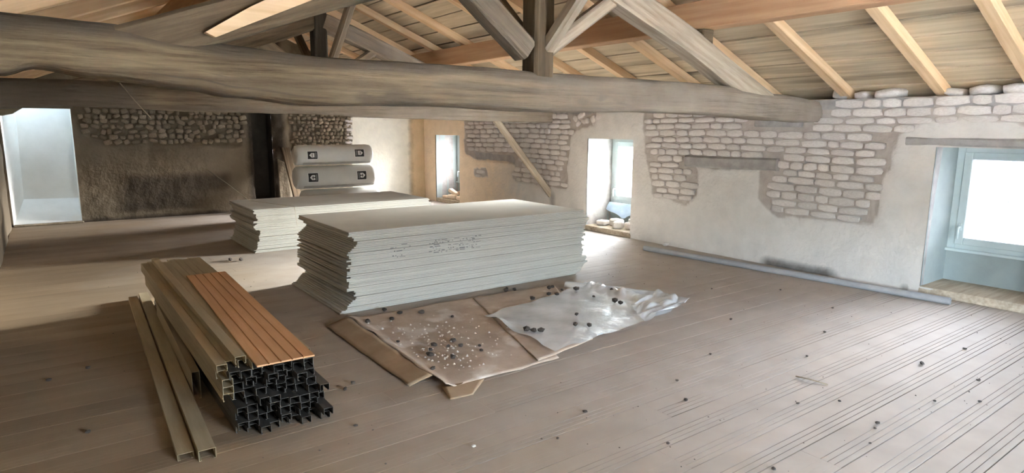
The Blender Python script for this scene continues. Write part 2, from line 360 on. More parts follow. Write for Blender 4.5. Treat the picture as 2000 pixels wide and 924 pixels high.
# top ledge, and the masonry behind and outside
bs = [(W-.002, W+WT+.12, YN-.2, D+.6, 1.70, 1.798)]
ends = [YN-.2]+[v for a, b in sorted(WINS) for v in (a, b)]+[D+.6]
for i in range(0, len(ends), 2): bs.append((W+.004, W+WT+.12, ends[i], ends[i+1], -.2, 1.70))
for a, b in WINS: bs += [(W+.004, W+WT+.12, a, b, -.2, ZB-.004), (W+.004, W+WT+.12, a, b, ZT+.004, 1.70), (W+WT-.03, W+WT+.1, a, b, ZB-.004, .375)]
bs.append((W+.50, W+WT+.12, YN-.2, D+.6, 1.79, 2.0))
link('masonry_core', boxes_mesh('masonry_core', bs), MT['slab'], wall_right)

def stone_mesh(seed, n=10):
    r = random.Random(seed); vs = []
    out = []
    for k in range(n):
        a = 2*math.pi*k/n+r.uniform(-.1, .1); c, s = math.cos(a), math.sin(a); e = .30
        q = (abs(c)**(2/e)+abs(s)**(2/e))**(-e/2)
        out.append((q*c*.5*r.uniform(.93, 1.0), q*s*.5*r.uniform(.92, 1.0)))
    for d, sc in ((.25, 1), (-.55, .95), (-1, .72)):
        for y, z in out: vs.append((d+(r.uniform(-.12, .12) if d < 0 else 0), y*sc, z*sc))
    vs.append((-1.05+r.uniform(-.1, .1), 0, 0)); fs = []
    for l in (0, 1):
        for k in range(n): fs.append((l*n+k, l*n+(k+1) % n, (l+1)*n+(k+1) % n, (l+1)*n+k))
    for k in range(n): fs.append((2*n+k, 2*n+(k+1) % n, 3*n))
    return fix_normals(mesh('stone', vs, fs, True))
STONES = [stone_mesh(i) for i in range(14)]
for s in STONES: s.materials.append(MT['stone'])
RUBBLE = []
for i in range(10):
    s = stone_mesh(40+i, 8); s.name = 'rubble'; s.materials.append(MT['rubble']); RUBBLE.append(s)
spec = []
z = .52; row = 0
while z < 1.78:
    h = R.uniform(.068, .092); y = .4+R.uniform(0, .2)
    while y < 10.5:
        l = R.choice([R.uniform(.12, .2), R.uniform(.18, .34), R.uniform(.2, .3)])
        cy, cz = y+l/2, z+h/2+.012*math.sin(y*1.7)
        ok = all(exposed(cy+dy, cz+dz) > -.022 for dy in (-l*.4, 0, l*.4) for dz in (-.015, .015))
        if 3.85 < cy < 5.2 and 1.0 < cz < 1.21: ok = False                       # lintel
        if 3.6 < cy+l/2 and cy-l/2 < 4.22 and 1.51 < cz: ok = False              # padstone and beam end
        if 3.4 < cy < 3.8 and cz > 1.55: ok = False
        if 6.7 < cy < 7.4 and cz > 1.5: ok = False
        if 8.6 < cy < 10.1 and .86 < cz < 1.08: ok = False
        if 7.55 < cy < 7.95 and cz > 1.5 and False: ok = False
        if ok: spec.append((cy, cz, l-.003, h-.001, R.uniform(-.05, .05)))
        y += l
    z += h; row += 1
for (y0, y1) in ((.5, 3.35), (4.25, 5.9)):                                        # loose stones on top of the wall
    y = y0
    while y < y1:
        l = R.uniform(.16, .3); hh = R.uniform(.07, .12)
        if R.random() < .85: spec.append((y+l/2, 1.795+hh/2, l*.95, hh, R.uniform(-.15, .15)))
        y += l+R.uniform(0, .03)
spec += [(y_, z_, l_, h_, a_) for y_, z_, l_, h_, a_ in ((7.22, 1.64, .12, .10, .6), (7.10, 1.69, .16, .08, -.4), (7.05, 1.60, .10, .07, .3), (6.98, 1.61, .09, .09, .1), (6.84, 1.63, .1, .12, -.5), (6.82, 1.57, .09, .08, .7), (6.72, 1.66, .16, .1, -.5), (6.72, 1.57, .15, .07, .1), (7.16, 1.57, .11, .07, -.7))]
def tri_mesh_join(items):
    vs, fs = [], []
    for me, M in items:
        b = len(vs); vs += [M@v.co for v in me.vertices]; fs += [tuple(i+b for i in p.vertices) for p in me.polygons]
    return mesh('far_stones', vs, fs, True)
spec.sort(key=lambda s: -(s[2]*s[3])/(W*W+s[0]*s[0])); rest = []
for i, (cy, cz, l, h, a) in enumerate(spec):
    me = R.choice(STONES); d = R.uniform(.016, .034)
    if cz > 1.8: d = R.uniform(.05, .09)
    M = Matrix.Translation((W, cy, cz))@Matrix.Rotation(a, 4, 'X')@Matrix.Diagonal((d, l, h, 1))
    if cz > 1.8: M = Matrix.Translation((.12, 0, 0))@M@Matrix.Diagonal((2.0, 1, 1, 1))
    if i < 298: link('stone', me, None, wall_right, M)
    else: rest.append((me, M))
if rest:
    o = link('stonework', tri_mesh_join(rest), MT['stone'], wall_right); tag(o, kind='stuff')
# wooden lintels, padstone
timber('lintel', (W-.015, 5.14, 1.105), (W-.015, 3.90, 1.118), .09, .135, MT['slab'], wall_right, rough=.018, seed=3)['label'] = 'old grey timber lintel over blocked opening'
timber('lintel', (W+.01, 2.64, 1.40), (W+.01, 1.2, 1.405), .09, .085, MT['slab'], wall_right, rough=.012, seed=5)
box('padstone', (W-.05, W+.1, 3.66, 4.21, 1.525, 1.632), MT['slab'], wall_right, .012)

# ------------------------------------------------------------------ back wall (with doorway niche and flue)
NX0, NX1, NZ = -.45, .40, 1.745
FX0, FX1 = 3.02, 3.36
RUB_L = [(.42, 1.8), (.46, 1.5), (.62, 1.3), (.9, 1.19), (2.85, 1.16), (2.9, 1.8)]
RUB_R = [(3.62, 1.8), (3.66, 1.05), (4.85, 1.05), (4.90, 1.8)]
XS = lines(XL-.05, W, .04, [NX0, NX1, FX0, FX1, RX, 4.88]); ZS = lines(0, 1.80, .04, [NZ, 1.755])
def bw(x, z):
    wh = sstep(4.84, 4.90, x+.02*noise.noise((0, z*9, 2)))*(1-sstep(6.0, 6.3, x))*(1-sstep(1.67, 1.71, z))
    e = max(poly_sd((x, z), RUB_L), poly_sd((x, z), RUB_R))+.04*noise.noise((x*5, z*5, 9))
    rub = sstep(-.02, .03, e)
    fl = math.exp(-(max(0, abs(x-3.25)-.22)/.13)**2)
    t = .03*(1-rub)*(1-wh)+.012*noise.noise((x*3, 0, z*3))+.01*noise.noise((x*9, 4, z*9))
    t += .07*sstep(3.36, 3.42, x)*(1-sstep(3.6, 3.72, x))*(.6+.6*noise.noise((x*6, z*5, 7)))
    t -= .02*wh; t = t*(1-wh)-.0*wh
    wn = .10*noise.noise((x*2.2, z*3, 11)); dark = sstep(.7, 1.1, x+wn)*(1-sstep(2.5, 2.8, x+wn))*sstep(.05, .16, z+.03*noise.noise((x*4, z, 1)))*(1-sstep(.60, .84, z+.4*wn))*.7  # lower patch paints the shadow of stack and rolls into the mask
    dark *= 1-.75*sstep(1.9, 2.45, x)*(1-sstep(.32, .48, z))  # lighter gap in that painted shadow at its lower right
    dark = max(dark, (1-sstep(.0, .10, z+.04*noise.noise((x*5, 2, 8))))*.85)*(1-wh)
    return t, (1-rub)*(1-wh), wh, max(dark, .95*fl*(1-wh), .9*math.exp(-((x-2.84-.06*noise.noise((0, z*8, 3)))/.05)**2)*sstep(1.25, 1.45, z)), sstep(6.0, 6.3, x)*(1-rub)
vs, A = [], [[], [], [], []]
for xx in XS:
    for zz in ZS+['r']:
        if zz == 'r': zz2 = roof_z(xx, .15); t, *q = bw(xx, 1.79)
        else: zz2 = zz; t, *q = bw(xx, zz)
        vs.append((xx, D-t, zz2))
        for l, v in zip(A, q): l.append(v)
nz = len(ZS)+1; fs = []
for i in range(len(XS)-1):
    for j in range(nz-1):
        cx = (XS[i]+XS[i+1])/2; cz = (ZS[j]+ZS[j+1])/2 if j < nz-2 else 2
        if NX0 < cx < NX1 and cz < NZ: continue
        if FX0 < cx < FX1 and cz < 1.755: continue
        a = i*nz+j; fs.append((a, a+nz, a+nz+1, a+1))
me = mesh('wall_back', vs, fs, True)
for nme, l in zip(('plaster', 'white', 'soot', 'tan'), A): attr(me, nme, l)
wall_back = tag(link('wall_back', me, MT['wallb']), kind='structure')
# flue chase
v = [(FX0, D-.03, 0), (FX0, D+.3, 0), (FX1, D+.3, 0), (FX1, D-.03, 0), (FX0, D-.03, 1.76), (FX0, D+.3, 1.76), (FX1, D+.3, 1.76), (FX1, D-.03, 1.76)]
link('flue', mesh('flue', v, [(0, 1, 5, 4), (1, 2, 6, 5), (2, 3, 7, 6), (4, 5, 6, 7)]), MT['gap'], wall_back)['label'] = 'soot black flue recess'
# white painted doorway niche with splayed jamb and sloping sill
ND = .5
v = [(NX0, D-.03, .02), (NX0+.145, D+ND, .36), (NX1-.0, D+ND, .34), (NX1, D-.03, .02), (NX0, D-.03, NZ), (NX0+.175, D+ND, NZ), (NX1, D+ND, NZ), (NX1, D-.03, NZ)]
me = mesh('niche', v, [(0, 4, 5, 1), (1, 5, 6, 2), (2, 6, 7, 3), (0, 1, 2, 3)])
link('niche', me, MT['white'], wall_back)['label'] = 'white painted recess'
link('light_well', mesh('light_well', [(NX0, D+.03, NZ), (NX0+.175, D+ND, NZ), (NX1, D+ND, NZ), (NX1, D+.03, NZ), (NX0, D+.03, 1.98), (NX0, D+ND, 1.98), (NX1, D+ND, 1.98), (NX1, D+.03, 1.98)], [(0, 4, 5, 1), (1, 5, 6, 2), (2, 6, 7, 3), (3, 7, 4, 0)]), MT['white'], wall_back)  # invented shaft, added to bring daylight down into the recess
box('roof_light', (NX0, NX1, D+.03, D+ND, 1.975, 1.98), MT['roof_glass'], wall_back)  # invented roof light, added to brighten the recess
lump = mesh('plaster_lump', [(-.46, D-.035, 1.76), (-.46, D-.035, 1.63), (-.30, D-.03, 1.665), (-.16, D-.035, 1.76), (-.46, D+.06, 1.76), (-.46, D+.06, 1.62), (-.30, D+.06, 1.66), (-.16, D+.06, 1.76)], [(0, 1, 2, 3), (1, 5, 6, 2), (2, 6, 7, 3)])
link('plaster_lump', lump, MT['wallb'], wall_back)
box('threshold', (NX0, NX1+.02, D-.10, D+.02, 0, .03), MT['rubble'], wall_back, .01)
n = 0
for P, sx, sz, x0, x1, z0, z1 in ((RUB_L, .115, .085, .44, 2.9, 1.13, 1.74), (RUB_R, .085, .075, 3.66, 4.86, 1.06, 1.74)):
    z = z0; r_ = 0
    while z < z1:
        x = x0+R.uniform(0, .08)
        while x < x1:
            l = sx*R.uniform(.6, 1.35); h = sz*R.uniform(.7, 1.15)
            if poly_sd((x+l/2, z), P) > -.01 and R.random() < .93 and n < 298:
                M = Matrix.Translation((x+l/2, D-.005, z+sz/2+R.uniform(-.015, .015)))@Matrix.Rotation(math.pi/2, 4, 'Z')@Matrix.Rotation(R.uniform(-.5, .5), 4, 'X')@Matrix.Diagonal((R.uniform(.03, .075), l*.92, h, 1))
                me = R.choice(RUBBLE)
                link('rubble_stone', me, None, wall_back, M); n += 1
            x += l
        z += sz*.92; r_ += 1
for i in range(8):                                                               # pale dressed stones at the edge of the white patch
    z = 1.05+i*.08
    link('quoin_stone', R.choice(STONES), None, wall_back, Matrix.Translation((4.80+.02*(i % 2), D-.01, z))@Matrix.Rotation(math.pi/2, 4, 'Z')@Matrix.Diagonal((.05, .12+.04*(i % 2), .072, 1)))
# left and near walls
def rough_wall(name, pts, m):
    (a, b, h) = pts; n = 60; vs, fs = [], []
    a, b = Vector(a), Vector(b); nrm = Vector((0, 0, 1)).cross(b-a).normalized()
    for i in range(n+1):
        p = a.lerp(b, i/n)
        for j in range(21):
            z = (h(p) if callable(h) else h)*j/20; vs.append((*(p+nrm*(.03*noise.noise((i*.3, j*.35, 3))))[:2], z))
    for i in range(n):
        for j in range(20): q = i*21+j; fs.append((q, q+21, q+22, q+1))
    me = mesh(name, vs, fs, True); attr(me, 'plaster', [.9]*len(vs))
    return tag(link(name, me, m), kind='structure')
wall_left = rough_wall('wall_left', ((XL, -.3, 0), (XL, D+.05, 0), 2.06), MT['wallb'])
bs = [(XL-.5, XL, YN, -.3, 0, LZ0), (XL-.5, XL, YN, -.3, LZ1, 2.06)]
for a, b in ((YN, LWINS[1][0]), (LWINS[1][1], LWINS[0][0]), (LWINS[0][1], -.3)): bs.append((XL-.5, XL, a, b, LZ0, LZ1))
me = boxes_mesh('window_bay', bs); attr(me, 'plaster', [.9]*len(me.vertices)); link('window_bay', me, MT['wallb'], wall_left)  # wall pieces around the added fill windows
bs = [(XL-.1, W+.1, YN-.5, YN, 0, FZ0), (XL-.1, W+.1, YN-.5, YN, FZ1, 3.6)]
for a, b in ((XL-.1, FWINS[0][0]), (FWINS[0][1], W+.1)): bs.append((a, b, YN-.5, YN, FZ0, FZ1))
me = boxes_mesh('wall_front', bs); attr(me, 'plaster', [.9]*len(me.vertices)); tag(link('wall_front', me, MT['wallr']), kind='structure')

for p_, nm in ((wall_right, 'outer_masonry'),):
    link(nm, boxes_mesh(nm, [(XL-.5, XL-.07, -.3, D+1.0, -.3, 2.05), (XL-.5, W+WT, D+.62, D+1.0, -.3, 3.5), (XL-.5, W+WT+.1, YN-.5, D+1.0, -.5, -.2)]), MT['slab'], p_)
# ------------------------------------------------------------------ ceiling: roof boards, rafters, purlins
EX = .62
v = []
for yy in (YN-.3, D+.02):
    for xx in (RX-(W-RX)-EX, RX, W+EX): v.append((xx, yy, roof_z(xx, .135)))
ceiling = tag(link('ceiling', mesh('ceiling', v, [(0, 1, 4, 3), (1, 2, 5, 4)]), MT['gap']), kind='structure')
RY = [-2.9, -2.1, -1.35, -.6, .2, .95, 1.74, 2.42, 3.26, 4.05, 4.86, 5.65, 6.41, 7.43, 8.26, 9.05, 9.85, 10.65, 11.45]
slope = math.atan(.4); cs = math.cos(slope)
for side in (1, -1):
    r_ = 0; d = .0; pitch = .262
    tot = (W-RX+EX)
    while d < tot-.02:
        d2 = min(d+pitch, tot)
        cuts = sorted(R.sample(RY[2:-2], 3)); cuts = [YN-.25]+[c for i, c in enumerate(cuts) if i == 0 or c-cuts[i-1] > 1]+[D+.01]
        for a, b in zip(cuts, cuts[1:]):
            xm = RX+side*(d+d2)/2; gap = R.uniform(.014, .028)
            wv = (d2-d)/cs-gap
            M = Matrix.Translation((xm, (a+b)/2, roof_z(xm, .098)))@Matrix.Rotation(side*slope, 4, 'Y')@Matrix.Rotation(math.pi/2, 4, 'Z')
            L = b-a-.004
            me = boxes_mesh('roof_board', [(-L/2, L/2, -wv/2, wv/2, -.005+R.uniform(-.003, .003), .009)])
            link('plank', me, MT['sheath'], ceiling, M)
        d = d2
    for yy in RY:
        xa, xb = RX+side*.02, RX+side*(W-RX+.42)
        timber('rafter', (xa, yy, roof_z(xa, .043)), (xb, yy, roof_z(xb, .043)), .095, .088, MT['pine'], ceiling, bevel=.004)
for xc in (4.615, 2*RX-4.615):
    timber('purlin', (xc, YN, 2.44), (xc, 5.3, 2.44), .17, .225, MT['red_pine'], ceiling)
    timber('purlin', (xc, 5.301, 2.44), (xc, D, 2.44), .17, .225, MT['red_pine'], ceiling)
timber('ridge_beam', (RX, YN, 3.13), (RX, D, 3.13), .16, .2, MT['pine'], ceiling)
# closing boards at the eaves
for xx in (W+.49, XL-.1):
    box('eaves_board', (xx, xx+.04, YN-.2, D+.6, 1.75, roof_z(xx)+.12), MT['dark_wood'], ceiling)

# ------------------------------------------------------------------ trusses
def stationed_beam(name, y0, y1, st, m, parent, seed, sootf):
    """old tie beam from (x, bottom, top) stations, waney on its upper edge"""
    vs, fs, so = [], [], []
    n = 200; xs = [st[0][0]+(st[-1][0]-st[0][0])*i/n for i in range(n+1)]
    def at(x):
        for a, b in zip(st, st[1:]):
            if x <= b[0]: t = (x-a[0])/(b[0]-a[0]); t = t*t*(3-2*t); return a[1]+(b[1]-a[1])*t, a[2]+(b[2]-a[2])*t
        return st[-1][1:]
    rows = 14
    for x in xs:
        zb, zt = at(x); wob = .02*noise.noise((x*.8, seed, 0))
        prof = [(y0+.02, zb+.004), (y0, zb+.02)]+[(y0+.006*noise.noise((x*1.2, k*.26, seed))-.012*math.sin(k/23*math.pi), zb+.02+(zt-zb-.075)*k/22) for k in range(1, 23)]+[(y0+.03, zt-.012), (y0+.07, zt), (y1-.05, zt), (y1, zt-.05), (y1, zb+.03), (y1-.03, zb)]
        for k, (yy, zz) in enumerate(prof):
            vs.append((x, yy+wob+.008*noise.noise((x*3, zz*9, seed+yy*5)), zz+.006*noise.noise((x*4, zz*7, seed+3))))
            so.append(sootf(x, yy, zz, zb, zt))
    m_ = len(prof)
    for i in range(n):
        for k in range(m_): a, b = i*m_+k, i*m_+(k+1) % m_; fs.append((a, b, b+m_, a+m_))
    fs += [tuple(range(m_)), tuple(n*m_+k for k in range(m_-1, -1, -1))]
    me = fix_normals(mesh(name, vs, fs, True)); attr(me, 'soot', so)
    return link(name, me, m, parent)
YT = 3.48; k_ = YT/3.56
def sc(x, z): return x*k_, 1.5+(z-1.5)*k_
st = [(-.5, 1.70, 2.0), (-.115, 1.725, 1.985), (.0, 1.757, 1.98), (.237, 1.728, 1.975), (.642, 1.687, 1.942), (.858, 1.655, 1.915), (1.32, 1.622, 1.888), (2.0, 1.635, 1.897), (2.97, 1.616, 1.893), (4.18, 1.635, 1.893), (4.84, 1.63, 1.892), (5.98, 1.588, 1.842), (6.66, 1.575, 1.80)]
st = [(sc(x, a)[0], sc(x, a)[1], sc(x, b)[1]) for x, a, b in st]
truss1 = tag(empty('roof_truss', (RX, YT+.14, 1.65)), 'nearer roof truss with the long crooked tie beam crossing the whole view', 'roof truss', 'roof trusses')
def soot1(x, y, z, zb, zt):
    h = (z-zb)/(zt-zb)
    v = .78*sstep(.58, .82, h+.12*noise.noise((x*1.1, 0, 2))+.06*noise.noise((x*5, z*9, 2)))*(1-.75*sstep(2.9, 3.5, x))
    v = max(v, .7*math.exp(-((x-1.75)/.35)**2)*math.exp(-((h-.08)/.14)**2))
    v = max(v, .55*math.exp(-((x-2.25)/.35)**2)*math.exp(-((h-.5)/.16)**2))
    for hc, x0, x1, q in ((.16, .3, 1.5, .9), (.07, 1.9, 3.2, .8), (.33, .0, 1.1, .5), (.30, 1.2, 2.4, .55), (.44, 2.6, 4.4, .5), (.62, 3.4, 5.2, .5), (.24, 3.9, 5.6, .45), (.52, .5, 1.6, .45)):
        v = max(v, q*sstep(x0, x0+.25, x)*(1-sstep(x1-.3, x1, x))*math.exp(-((h-hc-.05*noise.noise((x*1.3, hc*30, 0)))/.022)**2))
    v = max(v, .6*sstep(.12, .42, noise.noise((x*1.5, z*5, 21)))*sstep(.05, .3, noise.noise((x*6, z*14, 8))+.25))
    return max(v, .75*sstep(5.65, 6.1, x))
stationed_beam('tie_beam', YT, YT+.29, st, MT['beam'], truss1, 1, soot1)
def truss(t, y, near):
    ya = y
    timber('king_post', (RX, ya, 1.84), (RX, ya, 3.04), .17, .17, MT['dark_wood'] if near else MT['sooty_wood'], t, rough=.006, up=Vector((0, 1, 0)), seed=2)
    pm = MT['grey_wood'] if near else MT['beam']
    timber('principal_rafter', (2.9, ya, 2.755), (5.62, ya, 1.75), .18, .20, pm, t, rough=.03, seed=11+near, up=Vector((0, 0, 1)))
    timber('principal_rafter', (2*RX-2.9, ya, 2.755), (.34, ya, 1.86), .18, .20, MT['dark_wood'], t, rough=.03, seed=17+near)
    timber('strut', (2.93, ya-.0, 2.04), (3.62, ya-.0, 2.50), .10, .10, pm, t, rough=.008, seed=5)
    timber('strut', (2.74, ya, 2.02), (1.95, ya, 2.62), .15, .16, MT['beam'], t, rough=.02, seed=6)
    timber('ridge_brace', (RX+.04, ya-.06, 2.05), (RX+.04, ya-.98, 2.86), .09, .10, pm, t, rough=.006, seed=8)
    timber('ridge_brace', (RX, ya+.06, 2.05), (RX, ya+.98, 2.86), .09, .10, MT['dark_wood'], t, rough=.006, seed=9)
    for s in (1, -1):
        xc = RX+s*(4.615-RX)
        box('cleat', (xc-.07, xc+.07, ya-.08, ya+.08, 2.20, 2.33), MT['dark_wood'], t, .01)
truss(truss1, YT+.105, 1)
P = [(.685, 1.945), (.73, 1.925), (1.30, 2.195), (1.70, 2.39), (1.70, 2.50), (1.2, 2.25), (.90, 2.085)]; n = len(P)
link('splice_board', fix_normals(mesh('splice_board', [(x, y_, z) for y_ in (YT-.05, YT-.005) for x, z in P], [tuple(range(n)), tuple(range(2*n-1, n-1, -1))]+[(i, (i+1) % n, n+(i+1) % n, n+i) for i in range(n)])), MT['pine'], truss1)
truss2 = tag(empty('roof_truss', (RX, 7.88, 1.65)), 'farther roof truss with a slanting knee brace down to the window wall', 'roof truss', 'roof trusses')
st2 = [(-.5, 1.64, 1.93), (.3, 1.692, 1.95), (1.48, 1.657, 1.92), (2.6, 1.655, 1.90), (3.98, 1.612, 1.88), (5.4, 1.592, 1.86), (6.6, 1.58, 1.84)]
def soot2(x, y, z, zb, zt):
    return max(.95*(1-sstep(.3, 1.3, x+.3*noise.noise((x*2, z*4, 1)))), .3*noise.noise((x*3, z*8, 1)))
stationed_beam('tie_beam', 7.75, 8.0, st2, MT['beam'], truss2, 4, soot2)
truss(truss2, 7.88, 0)
timber('knee_brace', (5.40, 7.80, 1.64), (6.60, 7.80, .33), .08, .10, MT['grey_wood'], truss2, rough=.008, seed=21)

# ------------------------------------------------------------------ windows
def window(k, a, b):
    t = tag(empty('window_%d' % k, (W+WT, (a+b)/2, ZB)), kind='structure')
    X0, X1 = W-.012, W+WT-.03; XF = W+WT-.03
    # plastered reveal: two jambs, head, sill slab, apron
    v = []
    for yy in (a, b):
        n = 6
        for i in range(n+1): v += [(X0+(X1-X0)*i/n, yy+.006*noise.noise((i, yy, 1)), ZB), (X0+(X1-X0)*i/n, yy+.006*noise.noise((i, yy, 5)), ZT)]
    f = [(s*14+2*i, s*14+2*i+1, s*14+2*i+3, s*14+2*i+2) for s in (0, 1) for i in range(6)]
    f += [(1, 15, 27, 13)]
    link('reveal', mesh('reveal', v, f), MT['reveal'], t)
    box('apron', (XF-.012, XF+.02, a, b, ZB, .385), MT['reveal'], t)
    box('sill', (W-.03, XF, a-.01, b+.01, 0.0, ZB+.006), MT['grey_wood'], t, .006)
    z0, z1 = .385, ZT-.005
    def ring(y0, y1, z0, z1, w_, x0, x1): return [(x0, x1, y0, y0+w_, z0, z1), (x0, x1, y1-w_, y1, z0, z1), (x0, x1, y0+w_, y1-w_, z0, z0+w_), (x0, x1, y0+w_, y1-w_, z1-w_, z1)]
    link('frame', boxes_mesh('frame', ring(a-.004, b+.004, z0, ZT+.004, .069, XF-.012, XF+.05), .004), MT['pvc'], t)
    s = link('sash', boxes_mesh('sash', ring(a+.06, b-.06, z0+.045, z1-.045, .07, XF-.025, XF+.035), .006), MT['pvc'], t)
    link('window_board', boxes_mesh('window_board', [(XF-.06, XF, a+.03, b-.0, z0-.02, z0+.005)], .003), MT['pvc'], t)
    pa, pb, pz0, pz1 = a+.125, b-.125, z0+.11, z1-.11
    box('pane', (XF+.0, XF+.004, pa-.01, pb+.01, pz0-.01, pz1+.01), MT[('dusty_glass', 'hazy_glass', 'grimy_glass')[k-1]], t)
    ym, zm = (pa+pb)/2, (pz0+pz1)/2
    def star(y, z, q): return [(XF+.006, XF+.011, y-q, y+q, z-.003, z+.003), (XF+.006, XF+.011, y-.003, y+.003, z-q, z+q)]
    link('glazing_bar', boxes_mesh('glazing_bar', [(XF+.007, XF+.013, pa-.01, pb+.01, zm-.0035, zm+.0035)]+star(ym, zm, .016)), MT['bar'], s)
    link('glazing_bar', boxes_mesh('glazing_bar', [(XF+.007, XF+.013, ym-.0018, ym+.0018, pz0-.01, pz1+.01)]+star(ym, pz1-.006, .012)), MT['print_white'], s)
    hy = b-.095
    hd = tube_mesh('handle', [(XF-.025, hy, .60), (XF-.062, hy, .60), (XF-.070, hy, .59), (XF-.070, hy, .49)], .010, 8)
    link('handle', hd, MT['pvc'], t)
    box('handle_plate', (XF-.032, XF-.024, hy-.016, hy+.016, .565, .635), MT['pvc'], t, .003)
for i, (a, b) in enumerate(WINS): window(i+1, a, b)
for i, (a, b) in enumerate(FWINS):  # invented gable window, out of view, added for fill light
    t = tag(empty('window_%d' % (len(WINS)+1+i), ((a+b)/2, YN-.45, FZ0)), kind='structure'); y0, y1 = YN-.45, YN-.40
    link('frame', boxes_mesh('frame', [(a, a+.06, y0, y1, FZ0, FZ1), (b-.06, b, y0, y1, FZ0, FZ1), (a+.06, b-.06, y0, y1, FZ0, FZ0+.06), (a+.06, b-.06, y0, y1, FZ1-.06, FZ1), ((a+b)/2-.03, (a+b)/2+.03, y0, y1, FZ0+.06, FZ1-.06)]), MT['pvc'], t)
    box('pane', (a+.055, b-.055, y0+.02, y0+.024, FZ0+.055, FZ1-.055), MT['glass'], t)
for i, (a, b) in enumerate(LWINS):  # invented left wall windows, out of view, added for fill light
    t = tag(empty('window_%d' % (len(WINS)+2+i), (XL-.45, (a+b)/2, LZ0)), kind='structure'); x0, x1 = XL-.45, XL-.40
    link('frame', boxes_mesh('frame', [(x0, x1, a, a+.06, LZ0, LZ1), (x0, x1, b-.06, b, LZ0, LZ1), (x0, x1, a+.06, b-.06, LZ0, LZ0+.06), (x0, x1, a+.06, b-.06, LZ1-.06, LZ1), (x0, x1, (a+b)/2-.03, (a+b)/2+.03, LZ0+.06, LZ1-.06)]), MT['pvc'], t)
    box('pane', (x0+.02, x0+.024, a+.055, b-.055, LZ0+.055, LZ1-.055), MT['glass'], t)
tag(link('ground_outside', mesh('ground_outside', [(-6000, -6000, -3), (6000, -6000, -3), (6000, 6000, -3), (-6000, 6000, -3)], [(0, 1, 2, 3)]), MT['ground']), kind='structure')

# ------------------------------------------------------------------ plasterboard stacks
def board_mesh(L, Wd, t):
    v = []; c = .0045
    for z, k in ((0, c), (c*.8, 0), (t-c*.8, 0), (t, c)):
        v += [(-L/2+k*.3, k, z), (L/2-k*.3, k, z), (L/2-k*.3, Wd-k, z), (-L/2+k*.3, Wd-k, z)]
    f = [(3, 2, 1, 0), (12, 13, 14, 15)]
    for l in range(3):
        for j in range(4): f.append((l*4+j, l*4+(j+1) % 4, l*4+4+(j+1) % 4, l*4+4+j))
    return mesh('plasterboard', v, f)
def interp(P, t):
    for a, b in zip(P, P[1:]):
        if t <= b[0]: return a[1]+(b[1]-a[1])*(t-a[0])/(b[0]-a[0])
    return P[-1][1]
def ordinal(n):
    one = ['', 'first', 'second', 'third', 'fourth', 'fifth', 'sixth', 'seventh', 'eighth', 'ninth', 'tenth', 'eleventh', 'twelfth', 'thirteenth', 'fourteenth', 'fifteenth', 'sixteenth', 'seventeenth', 'eighteenth', 'nineteenth']
    if n < 20: return one[n]
    t = {2: 'twent', 3: 'thirt', 4: 'fort', 5: 'fift'}[n//10]
    return t+'ieth' if n % 10 == 0 else t+'y-'+one[n % 10]
def stack(xc, y0, L, Wd, H, n, shift, yshift, where, ink=None):
    t = H/n; bm_ = board_mesh(L, Wd, t-.0006); bm_.materials.append(MT['board'])
    jx = jy = 0
    for i in range(n):
        u = i/(n-1)
        if i % 2 == 0 or R.random() < .2: jx, jy = R.uniform(-.024, .024), R.uniform(-.016, .012)
        if i == n-1: jx = jy = 0
        marks = ink and ink[0] < i*t < ink[1]
        if i == n-1: lab, gr = 'topmost grey plasterboard sheet of the %s' % where, None
        elif i == 0: lab, gr = 'lowest plasterboard sheet of the %s, lying on the floor' % where, None
        elif marks: lab, gr = 'ink marked plasterboard sheet, %s from the top of the %s' % (ordinal(n-i), where), 'ink marked sheets of the '+where
        else: lab, gr = 'plain grey plasterboard sheet, %s from the top of the %s' % (ordinal(n-i), where), 'plain sheets of the '+where
        o = link('plasterboard_sheet', bm_, None, None, Matrix.Translation((xc+interp(shift, u)+jx, y0+interp(yshift, u)+jy, i*t+.0008))@Matrix.Rotation(R.uniform(-.0025, .0025), 4, 'Z'))
        tag(o, lab, 'plasterboard', gr)
        if marks:
            x0 = -L/2; bs = []
            for (g0, g1) in ((.36, .55), (.72, 1.22)):
                x = x0+g0+R.uniform(0, .06)
                while x < x0+g1:
                    w_ = R.choice([.010, .014, .03, .055])
                    if R.random() < .62: bs.append((x, x+w_, -.0012, .0006, t*R.choice([.25, .4]), t*R.choice([.6, .75])))
                    x += w_+R.choice([.012, .02, .045])
            tag(link('ink_print', boxes_mesh('ink_print', bs), MT['ink'], o, Matrix.Translation(o.matrix_basis.translation)), kind='stuff')
stack(3.15, 4.80, 2.55, 1.24, .665, 50, [(0, -.06), (.08, -.01), (.17, .05), (.24, .085), (.28, .02), (.45, .02), (.62, .03), (.78, .035), (.86, .10), (.93, .11), (.96, .06), (1, .045)],
      [(0, .015), (.3, 0), (.7, .01), (1, .03)], 'front stack', (.40, .53))
stack(3.13, 7.84, 2.36, 1.20, .52, 38, [(0, -.03), (.2, .03), (.45, .06), (.6, .0), (.8, .03), (1, .0)], [(0, 0), (1, .02)], 'rear stack')

